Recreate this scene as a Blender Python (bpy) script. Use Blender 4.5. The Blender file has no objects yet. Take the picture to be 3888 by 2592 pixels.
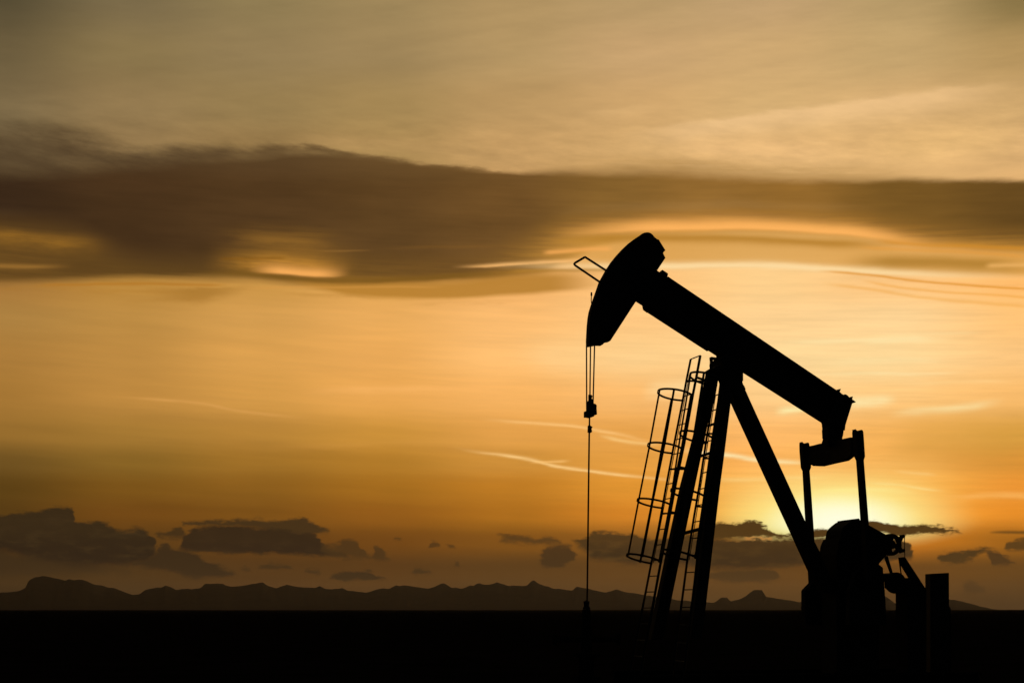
import bpy, bmesh, math, random
from mathutils import Vector, noise as mnoise

random.seed(7)
scene = bpy.context.scene
col = scene.collection

# ------------------------------------------------------------------ camera
FP = 6480.0            # focal length in pixels of the 3888 px wide photograph (60 mm on 36 mm)
CX, HY = 1944.0, 2313.0
EYE = 1.6
cam = bpy.data.cameras.new('camera')
cam.lens, cam.sensor_width = 60.0, 36.0
cam.shift_y = (HY - 1296.0) / 3888.0
cam.clip_start, cam.clip_end = 0.1, 300000.0
cam_ob = bpy.data.objects.new('camera', cam)
cam_ob.location = (0, 0, EYE)
cam_ob.rotation_euler = (math.radians(90), 0, 0)
col.objects.link(cam_ob)
scene.camera = cam_ob

scene.view_settings.view_transform = 'Standard'
scene.view_settings.look = 'None'
scene.view_settings.exposure = 0.0
scene.view_settings.gamma = 1.0
scene.cycles.max_bounces = 3
scene.cycles.diffuse_bounces = 2
scene.cycles.glossy_bounces = 2

# ------------------------------------------------------------------ sun, low behind the cloud top
SUN_AZ, SUN_EL = math.radians(11.0), math.radians(3.1)
sun = bpy.data.lights.new('sun', 'SUN')
sun.energy = 0.5
sun.angle = math.radians(0.5)
sun.color = (1.0, 0.72, 0.42)
sun_ob = bpy.data.objects.new('sun', sun)
sdir = Vector((math.sin(SUN_AZ) * math.cos(SUN_EL), math.cos(SUN_AZ) * math.cos(SUN_EL), math.sin(SUN_EL)))
sun_ob.rotation_euler = sdir.to_track_quat('Z', 'Y').to_euler()
sun_ob.location = (0, 0, 50)
col.objects.link(sun_ob)

# ------------------------------------------------------------------ sky: world nodes, laid out by azimuth and elevation
world = bpy.data.worlds.new('World')
scene.world = world
world.use_nodes = True
WT = world.node_tree
WT.nodes.clear()


def s2l(c):
    return tuple((v / 255 / 12.92) if v / 255 <= 0.04045 else ((v / 255 + 0.055) / 1.055) ** 2.4 for v in c)


def AE(px, py):
    """a point of the photographed sky as azimuth and elevation, in 1/6480 radians"""
    az = math.atan((px - CX) / FP)
    return az * FP, math.atan((HY - py) / FP * math.cos(az)) * FP


def link(a, b):
    WT.links.new(a, b)


def setin(sock, v):
    if isinstance(v, bpy.types.NodeSocket):
        link(v, sock)
    else:
        sock.default_value = v


def M(op, a, b=None, c=None, clamp=False):
    n = WT.nodes.new('ShaderNodeMath')
    n.operation = op
    n.use_clamp = clamp
    for i, v in enumerate((a, b, c)):
        if v is not None:
            setin(n.inputs[i], v)
    return n.outputs[0]


def add(a, b): return M('ADD', a, b)
def sub(a, b): return M('SUBTRACT', a, b)
def mul(a, b): return M('MULTIPLY', a, b)


def sstep(x, lo, hi, o0=0.0, o1=1.0):
    n = WT.nodes.new('ShaderNodeMapRange')
    n.interpolation_type = 'SMOOTHSTEP'
    n.clamp = False          # a smooth step is bounded by itself
    setin(n.inputs[0], x)
    for i, v in enumerate((lo, hi, o0, o1)):
        setin(n.inputs[i + 1], v)
    return n.outputs[0]


def lin(x, lo, hi, o0=0.0, o1=1.0):
    n = WT.nodes.new('ShaderNodeMapRange')
    n.clamp = False
    setin(n.inputs[0], x)
    for i, v in enumerate((lo, hi, o0, o1)):
        n.inputs[i + 1].default_value = v
    return n.outputs[0]


def curve(x, pts, smooth=True):
    """value as a curve of x, pts = [(x, value)]"""
    pts = sorted(pts)
    x0, x1 = pts[0][0], pts[-1][0]
    vs = [p[1] for p in pts]
    v0, v1 = min(vs), max(vs)
    if v1 - v0 < 1e-6:
        v1 = v0 + 1.0
    n = WT.nodes.new('ShaderNodeFloatCurve')
    cm = n.mapping
    cm.extend = 'HORIZONTAL'
    cu = cm.curves[0]
    for i, (a, b) in enumerate(pts):
        X, Y = (a - x0) / (x1 - x0), (b - v0) / (v1 - v0)
        if i < 2:
            p = cu.points[i]
            p.location = (X, Y)
        else:
            p = cu.points.new(X, Y)
        p.handle_type = 'AUTO_CLAMPED' if smooth else 'VECTOR'
    cm.update()
    link(lin(x, x0, x1), n.inputs[1])
    return M('MULTIPLY_ADD', n.outputs[0], v1 - v0, v0)


def ramp(x, stops, interp='LINEAR'):
    """stops = [(0..1, linear rgb)]"""
    n = WT.nodes.new('ShaderNodeValToRGB')
    n.color_ramp.interpolation = interp
    els = n.color_ramp.elements
    stops = sorted(stops)
    for i, (p, c) in enumerate(stops):
        e = els[i] if i < 2 else els.new(p)
        e.position = p
    for e, (p, c) in zip(els, stops):
        e.position = p
        e.color = (*c, 1)
    link(x, n.inputs[0])
    return n.outputs[0]


def mixc(f, a, b, mode='MIX'):
    n = WT.nodes.new('ShaderNodeMix')
    n.data_type = 'RGBA'
    n.blend_type = mode
    setin(n.inputs[0], f)
    for i, v in ((6, a), (7, b)):
        if isinstance(v, tuple):
            n.inputs[i].default_value = (*v, 1)
        else:
            link(v, n.inputs[i])
    return n.outputs[2]


def noise2(a, e, sa, se, detail=4.0, rough=0.55, w=0.0, slope=0.0, dist=0.0):
    """fractal noise, one cell about sa wide and se high; slope tilts the streaks"""
    c = WT.nodes.new('ShaderNodeCombineXYZ')
    link(M('MULTIPLY_ADD', a, 1.0 / sa, w), c.inputs[0])
    ee = e if not slope else M('MULTIPLY_ADD', a, -slope, e)
    link(M('MULTIPLY_ADD', ee, 1.0 / se, w * 1.7), c.inputs[1])
    n = WT.nodes.new('ShaderNodeTexNoise')
    n.noise_dimensions = '2D'
    n.inputs['Scale'].default_value = 1.0
    n.inputs['Detail'].default_value = detail
    n.inputs['Roughness'].default_value = rough
    n.inputs['Distortion'].default_value = dist
    link(c.outputs[0], n.inputs['Vector'])
    return sub(n.outputs[0], 0.5)


tc = WT.nodes.new('ShaderNodeTexCoord')
sx = WT.nodes.new('ShaderNodeSeparateXYZ')
link(tc.outputs['Generated'], sx.inputs[0])
AZ = mul(M('ARCTAN2', sx.outputs[0], sx.outputs[1]), FP)
EL = mul(M('ARCSINE', sx.outputs[2]), FP)

# warped coordinates: wind-drawn for the high sheets, billowy for the low cumulus
n_soft = noise2(AZ, EL, 420, 110, 3, 0.5, 3.1)
n_wisp = noise2(AZ, EL, 170, 42, 5, 0.6, 8.7)
n_puff = noise2(AZ, EL, 90, 27, 5, 0.6, 1.3)
n_str = noise2(AZ, EL, 300, 15, 5, 0.6, 61.0, slope=-0.03)
n_puffa = noise2(AZ, EL, 70, 40, 4, 0.55, 21.9)
E_hi = add(EL, add(mul(n_soft, 14.0), mul(n_wisp, 34.0)))
E_bank = add(EL, add(mul(n_soft, 10.0), mul(n_wisp, 18.0)))
E_str = add(EL, add(mul(n_soft, 12.0), mul(n_wisp, 7.0)))
n_fine = noise2(AZ, EL, 20, 11, 4, 0.6, 44.0)
E_low = add(EL, add(mul(n_puff, 40.0), mul(n_fine, 15.0)))
A_low = add(AZ, mul(n_puffa, 60.0))

# clear air: vertical gradients at nine azimuths, blended round the compass
YS = [0, 200, 400, 560, 1080, 1200, 1350, 1500, 1650, 1750, 1850, 1950, 2050, 2150, 2313]
COLS = {
    0: [(88, 77, 53), (108, 92, 62), (122, 103, 70), (118, 98, 66), (168, 120, 58), (172, 128, 64), (172, 124, 58), (165, 118, 52), (150, 108, 45), (110, 80, 32), (92, 64, 20), (86, 58, 18), (76, 50, 18), (66, 45, 20), (50, 36, 20)],
    486: [(125, 108, 75), (138, 117, 76), (148, 122, 80), (146, 118, 76), (190, 138, 62), (190, 140, 68), (190, 138, 66), (192, 138, 64), (165, 120, 50), (135, 98, 36), (122, 82, 24), (112, 70, 20), (90, 58, 20), (74, 50, 22), (62, 44, 24)],
    972: [(143, 123, 82), (148, 125, 84), (152, 126, 80), (150, 120, 74), (205, 150, 72), (212, 156, 80), (220, 160, 80), (215, 155, 74), (182, 130, 54), (160, 112, 40), (138, 92, 28), (122, 78, 22), (100, 62, 20), (80, 52, 22), (68, 46, 24)],
    1458: [(160, 135, 90), (158, 132, 88), (165, 135, 84), (172, 138, 84), (225, 165, 85), (235, 172, 92), (238, 172, 90), (235, 168, 84), (205, 145, 58), (180, 124, 42), (165, 108, 30), (146, 90, 24), (112, 68, 20), (86, 55, 22), (70, 48, 24)],
    1944: [(178, 147, 98), (182, 150, 100), (190, 152, 98), (196, 154, 98), (246, 180, 104), (252, 188, 112), (255, 192, 115), (248, 180, 98), (228, 160, 75), (208, 144, 58), (192, 124, 36), (172, 108, 28), (126, 78, 22), (88, 58, 24), (72, 50, 26)],
    2430: [(186, 154, 106), (200, 162, 112), (206, 164, 108), (214, 170, 110), (254, 196, 124), (255, 200, 130), (255, 205, 135), (252, 188, 110), (235, 165, 78), (230, 158, 66), (228, 150, 50), (215, 132, 38), (140, 88, 28), (92, 60, 24), (74, 50, 24)],
    2916: [(192, 158, 112), (206, 168, 114), (214, 174, 116), (228, 182, 120), (255, 208, 140), (255, 210, 145), (255, 215, 150), (255, 205, 135), (255, 186, 104), (255, 180, 90), (255, 190, 92), (255, 190, 80), (150, 95, 28), (96, 62, 24), (76, 52, 24)],
    3402: [(186, 156, 106), (200, 166, 112), (216, 174, 116), (226, 180, 118), (255, 200, 130), (255, 212, 148), (255, 214, 148), (255, 200, 125), (245, 178, 90), (245, 172, 80), (255, 185, 80), (255, 170, 60), (205, 122, 30), (104, 66, 24), (74, 50, 24)],
    3888: [(140, 118, 72), (182, 148, 94), (205, 165, 108), (222, 176, 116), (255, 188, 108), (255, 196, 120), (255, 200, 128), (250, 188, 108), (218, 158, 66), (222, 148, 56), (238, 150, 52), (232, 142, 40), (160, 98, 24), (98, 64, 24), (66, 46, 24)],
}
EMAX = 2400.0
ev = lin(add(EL, mul(n_soft, 24.0)), 0.0, EMAX)
sky = None
prev = None
for px in sorted(COLS):
    stops = [(AE(px, y)[1] / EMAX, s2l(c)) for y, c in zip(YS, COLS[px])]
    r = ramp(ev, stops, 'EASE')
    if sky is None:
        sky = r
    else:
        sky = mixc(sstep(AZ, AE(prev, 1000)[0], AE(px, 1000)[0]), sky, r)
    prev = px

# thin cirrus drawn out across the clear air
st_up = noise2(AZ, EL, 700, 70, 5, 0.55, 5.5, slope=0.14)
st_lo = noise2(AZ, EL, 600, 46, 5, 0.55, 12.5, slope=-0.05)
up = sstep(EL, 1150.0, 1650.0)
amp = M('MULTIPLY_ADD', up, 0.02, 0.2)
streak = add(mul(st_up, up), mul(st_lo, sub(1.0, up)))
side = sstep(AZ, AE(1200, 0)[0], AE(3200, 0)[0], 0.07, 0.2)
low_ = sstep(EL, AE(1944, 2100)[1], AE(1944, 1800)[1])
gain = add(M('MULTIPLY_ADD', streak, amp, 1.0), mul(mul(n_str, side), mul(low_, sub(1.0, mul(up, 0.55)))))
cg = WT.nodes.new('ShaderNodeCombineColor')
for i, k in enumerate((1.0, 1.0, 1.0)):
    link(gain, cg.inputs[i])
sky = mixc(1.0, sky, cg.outputs[0], 'MULTIPLY')


def stroke(pts, amt, rgb, wu, wd=None, e=None, fade=0.15, mode='MIX', broken=0.0):
    """a drawn-out wisp or band along pts (photograph points), faded at both ends"""
    global sky
    wd = wu if wd is None else wd
    e = E_str if e is None else e
    q = [AE(*p) for p in pts]
    c = curve(AZ, q)
    x0, x1 = q[0][0], q[-1][0]
    f = (x1 - x0) * fade
    a = mul(sstep(AZ, x0, x0 + f), sstep(AZ, x1 - f, x1, 1.0, 0.0))
    d = sub(e, c)
    d = add(mul(M('MAXIMUM', d, 0.0), 1.0 / wu), mul(M('MINIMUM', d, 0.0), 1.0 / wd))
    g = M('POWER', 2.718, mul(mul(d, d), -1.0))
    if broken:
        g = mul(g, sstep(add(n_wisp, n_str), -0.32, 0.27, 1.0 - broken, 1.0))
    sky = mixc(mul(mul(g, a), amt), sky, s2l(rgb), mode)


def cloud(top, bot, rgb, st=8.0, sb=10.0, e=None, a=None, amt=1.0, low=None, fx=9.0):
    """a cloud between a top and a bottom edge (photograph points); low = colour towards its base"""
    global sky
    e = E_low if e is None else e
    a = A_low if a is None else a
    tq = [AE(*p) for p in top]
    bq = [AE(*p) for p in bot]
    t = curve(a, tq)
    b = curve(a, bq)
    st, sb = st * 1.5, sb * 1.5
    m = mul(sstep(sub(t, e), -st, st), sstep(sub(e, b), -sb, sb))
    x0, x1 = max(tq[0][0], bq[0][0]), min(tq[-1][0], bq[-1][0])
    if x0 > AE(10, 0)[0]:
        m = mul(m, sstep(a, x0 - 4, x0 - 4 + 2 * fx))
    if x1 < AE(3878, 0)[0]:
        m = mul(m, sstep(a, x1 + 4 - 2 * fx, x1 + 4, 1.0, 0.0))
    c = s2l(rgb)
    if low is not None:
        emid = sum(p[1] for p in tq) / len(tq)
        ebase = sum(p[1] for p in bq) / len(bq)
        c = mixc(sstep(e, ebase, emid), s2l(low), s2l(rgb))
    if low is not None:
        c = mixc(sstep(n_puff, -0.05, 0.28), c, tuple(v * 1.2 for v in s2l(rgb)))
    sky = mixc(mul(m, amt), sky, c)


# bright veils high up on the right
stroke([(2300, 520), (2700, 470), (3184, 405), (3600, 350), (3950, 312)], 0.85, (238, 194, 136), 14, 56, E_hi, 0.3)
stroke([(2180, 440), (2350, 420), (2540, 392)], 0.4, (224, 180, 120), 10, 16, E_hi, 0.35)
stroke([(2500, 560), (2870, 570), (3250, 590)], 0.7, (236, 188, 126), 45, 45, E_hi, 0.3)
stroke([(3250, 560), (3550, 545), (3950, 520)], 0.6, (232, 186, 120), 60, 50, E_hi, 0.3)
stroke([(1000, 560), (1350, 540), (1750, 570), (2000, 610)], 0.35, (190, 150, 95), 25, 30, E_hi, 0.3)
# mottled cirrus just above the bank
n_mot = noise2(AZ, EL, 190, 46, 7, 0.6, 31.0, slope=-0.1)
e0, e1 = AE(1944, 690)[1], AE(1944, 330)[1]
mz = mul(sstep(EL, e0 - 60, e0 + 60), sstep(EL, e0 + 60, e1, 1.0, 0.22))
gm = M('MULTIPLY_ADD', mul(n_mot, mz), 0.5, 1.0)
cgm = WT.nodes.new('ShaderNodeCombineColor')
for i in range(3):
    link(gm, cgm.inputs[i])
sky = mixc(1.0, sky, cgm.outputs[0], 'MULTIPLY')

# the long dark bank
bank_c = ramp(lin(AZ, AE(0, 0)[0], AE(3888, 0)[0]), [(0.0, s2l((58, 40, 24))), (0.12, s2l((70, 48, 26))), (0.25, s2l((82, 57, 30))),
              (0.38, s2l((94, 66, 33))), (0.5, s2l((110, 77, 37))), (0.6, s2l((132, 95, 43))), (0.7, s2l((146, 104, 47))),
              (0.78, s2l((146, 103, 44))), (0.88, s2l((122, 87, 36))), (1.0, s2l((100, 71, 30)))], 'EASE')


def bank(top, bot, c, st, sb, amt=1.0, e=None):
    global sky
    t = curve(AZ, [AE(*p) for p in top])
    b = curve(AZ, [AE(*p) for p in bot])
    e = E_hi if e is None else e
    nst = mul(st, -1.0) if not isinstance(st, (int, float)) else -st
    nsb = mul(sb, -1.0)
    m = mul(sstep(sub(t, e), nst, st), sstep(sub(E_str, b), nsb, sb))
    sky = mixc(mul(m, amt), sky, c)


TOP = [(-200, 662), (0, 660), (250, 652), (413, 636), (580, 622), (744, 610), (1000, 604), (1173, 592), (1280, 596), (1405, 604), (1529, 618), (1700, 636), (1944, 656),
       (2192, 648), (2450, 644), (2700, 654), (3018, 674), (3300, 680), (3597, 682), (3888, 684), (4100, 684)]
VEIL = [(-200, 478), (0, 486), (165, 488), (300, 512), (420, 542), (560, 572), (700, 556), (850, 562), (1000, 552), (1173, 553), (1280, 570), (1405, 591), (1529, 612), (1700, 632), (1850, 646), (1944, 680), (2000, 790)]
E_veil = add(EL, add(mul(n_soft, 10.0), add(mul(n_wisp, 30.0), mul(n_mot, 34.0))))
BOT = [(-200, 850), (0, 852), (250, 880), (420, 950), (700, 1000), (850, 985), (1080, 950), (1250, 965), (1420, 990), (1700, 1000), (1944, 935), (2100, 870), (2250, 842), (2450, 828), (2700, 822),
       (2936, 828), (3184, 838), (3400, 868), (3600, 892), (3888, 905), (4100, 905)]
deck_c = ramp(lin(AZ, AE(0, 0)[0], AE(3888, 0)[0]), [(0.0, s2l((104, 73, 30))), (0.1, s2l((94, 66, 28))), (0.18, s2l((92, 65, 27))), (0.23, s2l((112, 79, 30))), (0.29, s2l((126, 88, 34))), (0.36, s2l((112, 78, 31))),
              (0.44, s2l((120, 83, 33))), (0.5, s2l((138, 96, 37))), (0.57, s2l((170, 118, 44))), (0.68, s2l((190, 130, 48))), (0.84, s2l((184, 126, 44))), (1.0, s2l((170, 118, 44)))], 'EASE')
# thinner deck first, the heavy bank over it
bank([(-200, 800), (0, 800), (900, 800), (1500, 800), (1944, 800), (2600, 780), (3200, 780), (4100, 780)],
     [(-200, 1074), (0, 1072), (660, 1054), (910, 1060), (1198, 1080), (1487, 1080), (1720, 1068), (1944, 1056), (2140, 1000), (2300, 930), (2450, 896), (2700, 886), (2936, 888), (3184, 900), (3400, 924), (3600, 946), (3888, 962), (4100, 962)], mixc(sstep(n_str, -0.25, 0.25, 0.0, 0.5), deck_c, s2l((78, 54, 24))), 30, add(24.0, mul(n_str, 40.0)), 0.96, E_bank)
soft_v = curve(AZ, [AE(0, 0)[:1] + (50.0,), AE(500, 0)[:1] + (40.0,), AE(950, 0)[:1] + (26.0,), AE(1250, 0)[:1] + (12.0,), AE(2000, 0)[:1] + (12.0,)])
veil_c = ramp(lin(AZ, AE(0, 0)[0], AE(1944, 0)[0]), [(0.0, s2l((84, 66, 43))), (0.3, s2l((86, 66, 42))), (0.6, s2l((98, 74, 44))), (1.0, s2l((126, 93, 50)))])
bank(VEIL, [(-200, 760), (1944, 760), (2000, 700)], veil_c, soft_v, 30, M('MULTIPLY_ADD', n_mot, -0.7, 0.86), E_veil)
soft_t = curve(AZ, [AE(0, 0)[:1] + (44.0,), AE(700, 0)[:1] + (34.0,), AE(1150, 0)[:1] + (13.0,), AE(1900, 0)[:1] + (12.0,), AE(2450, 0)[:1] + (40.0,), AE(3000, 0)[:1] + (32.0,), AE(3400, 0)[:1] + (20.0,), AE(3888, 0)[:1] + (15.0,)])
bg_gain = M('ADD', M('MULTIPLY_ADD', n_soft, 0.5, 1.0), mul(n_str, 0.22))
cgb = WT.nodes.new('ShaderNodeCombineColor')
for i in range(3):
    link(bg_gain, cgb.inputs[i])
bank_c = mixc(1.0, bank_c, cgb.outputs[0], 'MULTIPLY')
crest = sstep(EL, AE(1173, 720)[1], AE(1173, 590)[1], 0.0, 0.5)
bank_c = mixc(mul(crest, sstep(AZ, AE(1500, 0)[0], AE(2400, 0)[0], 1.0, 0.3)), bank_c, veil_c)
bank(TOP, BOT, bank_c, soft_t, 72, 1.0, E_bank)
stroke([(1950, 650), (2250, 622), (2600, 622), (2950, 646), (3350, 664), (3700, 672)], 0.5, (160, 120, 62), 26, 26, E_hi, 0.3, broken=0.6)
# orange band under it
cloud([(1000, 1050), (1240, 1060), (1500, 1066), (1944, 1040), (2192, 1030), (2350, 1030)],
      [(1000, 1050), (1240, 1100), (1405, 1126), (1653, 1134), (1944, 1120), (2192, 1100), (2350, 1080)], (182, 126, 46), 20, 9, E_str, AZ, 0.9, fx=140)
cloud([(520, 1090), (700, 1090), (1000, 1085)], [(520, 1092), (640, 1140), (760, 1140), (1000, 1088)], (160, 110, 38), 6, 14, E_hi, AZ, 0.6, fx=110)
stroke([(100, 1083), (600, 1078), (900, 1082)], 0.55, (176, 112, 28), 6, 6)
stroke([(900, 1098), (1300, 1088), (1700, 1090)], 0.4, (214, 150, 70), 5, 5)
for pts, k in (([(-150, 1096), (200, 1092), (480, 1100)], 0.35), ([(250, 1110), (520, 1104), (820, 1112)], 0.35), ([(420, 1150), (650, 1136), (900, 1130)], 0.3),
               ([(1000, 1112), (1250, 1116), (1500, 1140)], 0.35), ([(1500, 1152), (1750, 1150), (2050, 1138)], 0.3)):
    stroke(pts, k, (172, 118, 44), 7, 10, E_hi, 0.4, broken=0.7)
# gaps that glow through the deck
stroke([(-200, 876), (0, 886), (150, 906), (340, 918), (460, 930)], 0.85, (148, 102, 36), 20, 34, E_hi, 0.4, broken=0.5)
stroke([(-200, 1012), (0, 1012), (140, 1014), (300, 1012)], 0.75, (156, 110, 48), 10, 8, E_str, 0.4)
stroke([(760, 905), (950, 885), (1150, 890), (1400, 930)], 0.55, (132, 92, 36), 26, 60, E_hi, 0.4, broken=0.7)
stroke([(860, 925), (1000, 905), (1120, 912), (1300, 930)], 0.4, (158, 110, 44), 14, 18, E_hi, 0.4)
stroke([(760, 1004), (950, 1004), (1120, 1000), (1380, 1020)], 0.9, (192, 132, 48), 44, 26, E_hi, 0.45, broken=0.6)
stroke([(930, 1030), (1074, 1036), (1198, 1044), (1340, 1036)], 0.95, (255, 178, 92), 26, 7, E_str, 0.35)
stroke([(820, 986), (950, 984), (1100, 978)], 0.5, (130, 84, 20), 6, 6)
stroke([(1180, 951), (1320, 951), (1430, 948)], 0.35, (170, 120, 56), 4, 4, E_str, 0.4, broken=0.6)
stroke([(1400, 946), (1700, 936), (2000, 930)], 0.2, (146, 100, 40), 7, 7, E_str, 0.4)
stroke([(640, 1048), (950, 1044), (1100, 1056), (1300, 1064), (1500, 1062), (1800, 1046), (2100, 1036)], 0.75, (120, 84, 28), 12, 10, E_str, 0.3)

# right: lens edges and glowing arcs below the bank
cloud([(1900, 940), (2100, 910), (2300, 880), (2700, 868), (3184, 880), (3500, 930), (3888, 945), (4100, 945)],
      [(1900, 1000), (2100, 1010), (2500, 1012), (3000, 1010), (3300, 1030), (3888, 1046), (4100, 1046)], (214, 154, 68), 30, 10, E_str, AZ, 0.75, fx=200)
stroke([(2050, 925), (2300, 905), (2600, 902), (2900, 912), (3200, 926), (3450, 935)], 0.85, (184, 128, 46), 14, 18, E_str, 0.2)
stroke([(2050, 910), (2192, 884), (2440, 870), (2688, 862), (2936, 866), (3184, 882), (3349, 903), (3473, 926), (3700, 945)], 0.95, (255, 180, 94), 30, 11, E_str, 0.3)
stroke([(3230, 940), (3500, 950), (3950, 975)], 0.6, (228, 156, 66), 9, 7)
stroke([(3150, 1000), (3450, 990), (3700, 1000), (4000, 1010)], 0.85, (176, 126, 48), 22, 30, E_str, 0.3)
stroke([(3300, 915), (3600, 935), (4000, 945)], 0.6, (212, 140, 40), 9, 9)
stroke([(2050, 960), (2200, 950), (2340, 945)], 0.7, (248, 172, 88), 10, 8)
stroke([(1700, 1016), (1840, 1010), (1944, 1003), (2150, 992), (2300, 985)], 0.75, (255, 190, 112), 8, 5, E_str, 0.3, broken=0.3)
stroke([(1900, 1034), (2200, 1024), (2500, 1024)], 0.75, (176, 124, 46), 8, 8)
stroke([(1800, 1008), (2192, 1012), (2522, 1012), (2812, 1008), (3101, 1019), (3349, 1034), (3890, 1050), (4050, 1052)], 0.9, (255, 220, 160), 16, 10, E_str, 0.35)
stroke([(3080, 1026), (3250, 1038), (3473, 1066), (3888, 1096), (4000, 1104)], 0.7, (224, 146, 42), 6, 5)
stroke([(3250, 1060), (3473, 1100), (3888, 1130), (4000, 1140)], 0.5, (240, 166, 66), 6, 5)
stroke([(3100, 1075), (3300, 1098), (3514, 1132), (3888, 1163), (4000, 1170)], 0.5, (240, 172, 80), 8, 6)
stroke([(3730, 1012), (3830, 1006), (4000, 1000)], 0.7, (240, 180, 100), 10, 8)

# long bright wisps across the lower sky
W = [
    ([(1800, 1590), (1944, 1602), (2150, 1617), (2258, 1634), (2382, 1656), (2520, 1690)], 0.75, (255, 198, 120), 6, 5),
    ([(1700, 1690), (1777, 1710), (1944, 1732), (2027, 1748), (2109, 1769), (2233, 1787), (2357, 1803), (2473, 1813), (2640, 1826)], 0.9, (255, 206, 130), 6, 5),
    ([(2000, 1757), (2080, 1752), (2180, 1749)], 0.7, (255, 196, 112), 4, 4),
    ([(2560, 1702), (2650, 1716), (2750, 1724), (2878, 1744), (3035, 1757), (3120, 1764)], 0.9, (255, 238, 180), 8, 7),
    ([(2260, 1650), (2360, 1672), (2520, 1690)], 0.7, (255, 208, 130), 6, 6),
    ([(3360, 1574), (3448, 1563), (3597, 1550), (3700, 1536), (3830, 1515)], 0.8, (255, 226, 160), 10, 14),
    ([(2930, 1560), (3018, 1553), (3130, 1545)], 0.8, (255, 244, 176), 10, 12),
    ([(3150, 1520), (3290, 1527), (3420, 1520)], 0.7, (255, 240, 178), 18, 16),
    ([(3250, 1300), (3400, 1288), (3560, 1290)], 0.6, (255, 232, 170), 10, 10),
    ([(3380, 1788), (3450, 1794), (3570, 1803)], 0.7, (255, 204, 120), 5, 5),
    ([(3270, 1828), (3400, 1838), (3480, 1850), (3600, 1864)], 0.75, (255, 214, 130), 5, 4),
    ([(420, 1506), (600, 1514), (744, 1527), (926, 1561), (1200, 1588)], 0.5, (226, 164, 88), 4, 5),
    ([(1100, 1490), (1400, 1476), (1700, 1474), (2000, 1490)], 0.5, (255, 186, 104), 12, 14),
    ([(900, 1700), (1300, 1690), (1700, 1676), (2050, 1690)], 0.3, (214, 152, 68), 10, 10),
    ([(3350, 1660), (3600, 1620), (3990, 1620)], 0.4, (222, 162, 70), 50, 70),
    ([(2700, 1860), (3050, 1800), (3400, 1790), (3700, 1830)], 0.45, (255, 204, 116), 60, 60),
    ([(2850, 1440), (3200, 1400), (3600, 1420)], 0.35, (255, 224, 160), 70, 60),
    ([(3300, 1740), (3600, 1700), (3980, 1700)], 0.4, (206, 148, 58), 50, 60),
    ([(3620, 1900), (3800, 1876), (3980, 1890)], 0.5, (255, 186, 96), 10, 10),
    ([(2900, 1306), (3150, 1294), (3380, 1292), (3650, 1284)], 0.6, (255, 230, 168), 7, 10),
    ([(3020, 1424), (3250, 1416), (3480, 1418), (3700, 1412)], 0.5, (255, 228, 166), 4, 6),
    ([(3300, 1262), (3500, 1266), (3760, 1258)], 0.4, (255, 222, 158), 4, 6),
    ([(3100, 1374), (3400, 1366), (3620, 1372)], 0.45, (255, 226, 162), 10, 12),
    ([(3380, 1460), (3620, 1450), (3900, 1448)], 0.35, (255, 214, 144), 5, 8),
    ([(2420, 1486), (2560, 1470), (2700, 1474)], 0.5, (255, 226, 164), 26, 30),
    ([(2640, 1810), (2850, 1818), (3050, 1812), (3200, 1800)], 0.5, (255, 214, 130), 6, 8),
    ([(3010, 1870), (3250, 1856), (3500, 1868)], 0.4, (255, 244, 160), 8, 10),
    ([(3550, 1890), (3700, 1882), (3990, 1886)], 0.5, (255, 184, 92), 6, 9),
    ([(1900, 1330), (2300, 1360), (2650, 1350)], 0.4, (255, 214, 148), 60, 50),
]
for w in W:
    stroke(w[0], w[1], w[2], w[3] * 1.2, w[4] * 1.2, E_str, 0.3, broken=0.4)

# the glow where the sun sits behind the cloud tops
ga, ge = AE(3185, 1985)
dx = sub(AZ, ga)
dy = sub(E_str, ge)
dyn = add(mul(M('MAXIMUM', dy, 0.0), 1 / 165.0), mul(M('MINIMUM', dy, 0.0), 1 / 85.0))
d1 = M('SQRT', add(mul(mul(dx, 1 / 400.0), mul(dx, 1 / 400.0)), mul(dyn, dyn)))
g1 = sstep(d1, 0.25, 1.35, 1.0, 0.0)
sky = mixc(mul(g1, 0.95), sky, s2l((255, 252, 160)))
g2 = sstep(d1, 0.1, 0.8, 1.0, 0.0)
sky = mixc(g2, sky, (1.05, 1.02, 0.74))

# low cumulus along the horizon (edges read off the photograph)
def Z1(pts): return [(x / 1.21, 1296 + y / 1.21) for x, y in pts]
def Z2(pts): return [(1944 + x / 1.21, 1296 + y / 1.21) for x, y in pts]

# horizon murk
cloud(Z1([(-100, 980), (0, 965), (60, 985), (200, 985), (430, 1030), (600, 1050)]), Z1([(-100, 1075), (0, 1075), (200, 1075), (430, 1062), (600, 1055)]), (54, 39, 21), 8, 16, amt=0.8)
cloud(Z1([(-100, 806), (0, 800), (60, 788), (150, 785), (220, 775), (290, 760), (322, 768), (342, 800), (365, 828), (430, 826), (500, 846), (560, 866), (620, 858), (665, 870), (700, 900), (725, 950)]),
      Z1([(-100, 960), (0, 962), (100, 985), (250, 1010), (400, 1028), (560, 1026), (640, 1015), (690, 990), (725, 950)]), (52, 38, 20), 7, 12, low=(42, 30, 18))
cloud(Z1([(600, 1028), (660, 1005), (720, 965), (750, 930), (785, 945), (860, 960), (930, 1000), (1000, 1028), (1080, 1058)]),
      Z1([(600, 1028), (700, 1040), (800, 1060), (950, 1086), (1040, 1076), (1080, 1058)]), (50, 36, 20), 7, 8, amt=0.92)
cloud(Z1([(710, 895), (740, 880), (770, 880), (790, 860), (820, 855), (850, 870), (868, 890)]), Z1([(710, 895), (760, 900), (820, 905), (868, 892)]), (58, 41, 20), 6, 8, amt=0.9)
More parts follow.
